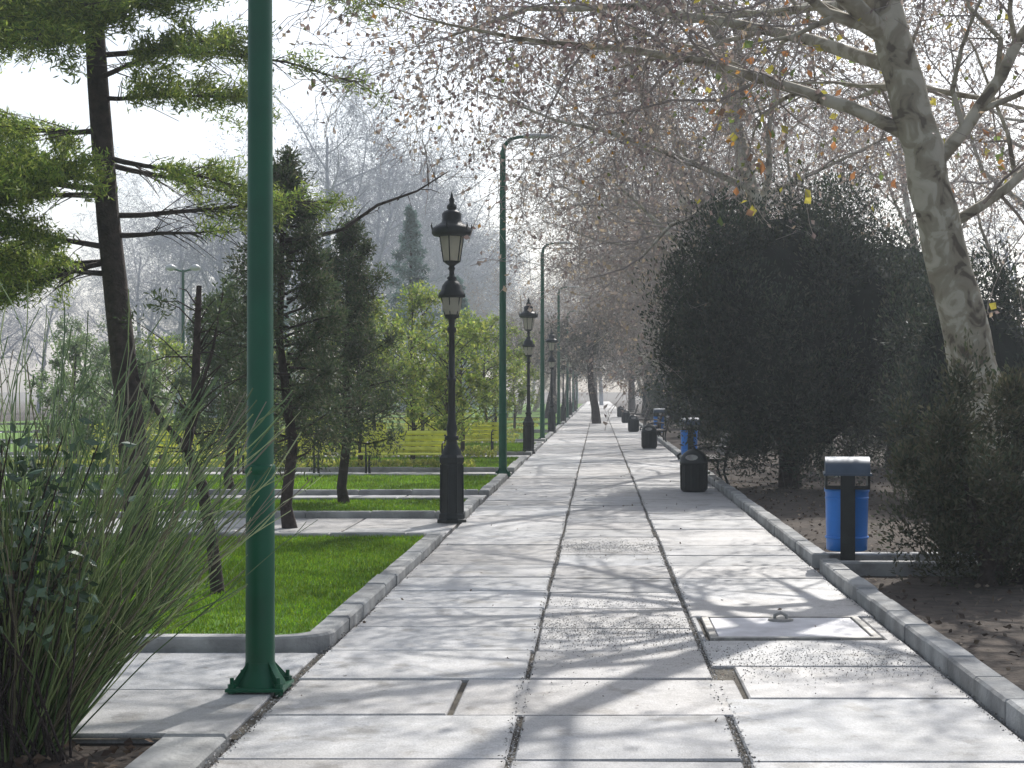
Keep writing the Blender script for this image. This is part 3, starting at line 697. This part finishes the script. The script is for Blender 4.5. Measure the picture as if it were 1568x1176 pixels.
# foreground broom shrub -----------------------------------------------------
mb=MB(); S0=[[],[],[],[]]; SC=[]
base=Vector((-2.62,7.0,0))
for k in range(700):
    a=R.uniform(0,6.28); sp=R.uniform(0,1)**.65; p=base+Vector((math.cos(a),math.sin(a),0))*R.uniform(.02,.24)
    d=Vector((math.cos(a)*sp*1.0,math.sin(a)*sp*.55,1)).normalized(); L=R.uniform(.9,2.05)*(1-.2*sp); r=R.uniform(.003,.0078); n=8
    col=R.choice([(.14,.22,.08),(.08,.14,.05),(.28,.36,.14),(.2,.18,.12),(.4,.46,.22),(.22,.33,.12)])
    pts=[p]; 
    for i in range(n):
        d=(d+Vector((R.gauss(0,.07),R.gauss(0,.07),.05-.02*i*sp))).normalized(); p=p+d*(L/n); pts.append(p)
        if i>2 and R.random()<.42:
            q=p; dd=(d+Vector((R.gauss(0,.3),R.gauss(0,.3),R.gauss(0,.1)))).normalized(); l=R.uniform(.15,.4)
            for j in range(3):
                q2=q+dd*l/3; S0[0].append(tuple(q));S0[1].append(tuple(q2));S0[2].append(r*.55);S0[3].append(r*.45);SC.append(col); q=q2; dd=(dd+Vector((R.gauss(0,.1),R.gauss(0,.1),.1))).normalized()
    for i in range(n):
        S0[0].append(tuple(pts[i]));S0[1].append(tuple(pts[i+1]));S0[2].append(r*(1-.7*i/n));S0[3].append(r*(1-.7*(i+1)/n));SC.append(col)
mb.segs(*S0,mi=0,n=4,c=np.array(SC))
mb.obj('broom_shrub',['stem'])
mb=MB()
for k in range(42):
    a=R.uniform(0,6.28); p=Vector((-2.55+R.uniform(-.35,.25),6.75+R.uniform(-.1,.15),0)); top=Vector((-2.45+R.uniform(-.42,.35),6.6+R.uniform(-.25,.25),R.uniform(.7,1.42)))
    mb.tube([p,p.lerp(top,.5)+Vector((R.gauss(0,.05),0,0)),top],[.007,.005,.003],5,1,cap=False)
    n=14; Q=np.array(top)[None]+NR.normal(0,.08,(n,3)); Q[:,2]-=np.abs(NR.normal(0,.08,n)); A=NR.normal(0,.7,(n,3)); A[:,2]+=.2
    mb.leaves(Q,A,NR.uniform(.045,.085,n),NR.uniform(.025,.042,n),0)
mb.obj('glossy_leaf_shrub',['gloss','dbark'])

# ---------------------------------------------------------------- haze (real thin air volume)
hz=MB(); hz.box(-160,160,-8,330,-.5,26)
m,nt,out=new_mat('air_haze'); v=nt.nodes.new('ShaderNodeVolumeScatter'); v.inputs['Color'].default_value=(.86,.93,1,1); v.inputs['Density'].default_value=.0015; v.inputs['Anisotropy'].default_value=.5
nt.links.new(v.outputs[0],out.inputs['Volume']); M['haze']=m
hz.obj('air_haze',['haze'])

# ---------------------------------------------------------------- light
EL,AZ=42,17
w=bpy.data.worlds.new('World'); S.world=w; w.use_nodes=True; nt=w.node_tree
bg=nt.nodes['Background']; sk=nt.nodes.new('ShaderNodeTexSky'); sk.sky_type='NISHITA'; sk.sun_disc=False
sk.sun_elevation=math.radians(EL); sk.sun_rotation=math.radians(AZ); sk.dust_density=2.5; sk.air_density=1.2
hs=nt.nodes.new('ShaderNodeHueSaturation'); hs.inputs['Saturation'].default_value=.45
mx=nt.nodes.new('ShaderNodeMix'); mx.data_type='RGBA'; mx.blend_type='MULTIPLY'; mx.inputs['Factor'].default_value=1; mx.inputs[7].default_value=(.99,1.03,1.10,1)
nt.links.new(sk.outputs[0],hs.inputs['Color']); nt.links.new(hs.outputs[0],mx.inputs[6]); nt.links.new(mx.outputs[2],bg.inputs['Color']); bg.inputs['Strength'].default_value=.15
sd=bpy.data.lights.new('Sun','SUN'); sd.energy=5; sd.angle=math.radians(.5); sd.color=(1,.97,.92)
so=bpy.data.objects.new('Sun',sd); COL.objects.link(so)
s_=Vector((math.sin(math.radians(AZ))*math.cos(math.radians(EL)),math.cos(math.radians(AZ))*math.cos(math.radians(EL)),math.sin(math.radians(EL))))
so.rotation_euler=s_.to_track_quat('Z','Y').to_euler()
# ---------------------------------------------------------------- camera
cd=bpy.data.cameras.new('Camera'); cam=bpy.data.objects.new('Camera',cd); COL.objects.link(cam)
cam.location=(0,0,1.6); cam.rotation_euler=(math.radians(90),0,0); cd.lens=2400/1568*36; cd.sensor_width=36
cd.shift_x=-131/1568; cd.shift_y=12/1568; cd.clip_end=6000; cd.clip_start=.05
S.camera=cam
S.view_settings.view_transform='Standard'; S.view_settings.look='None'; S.view_settings.exposure=0
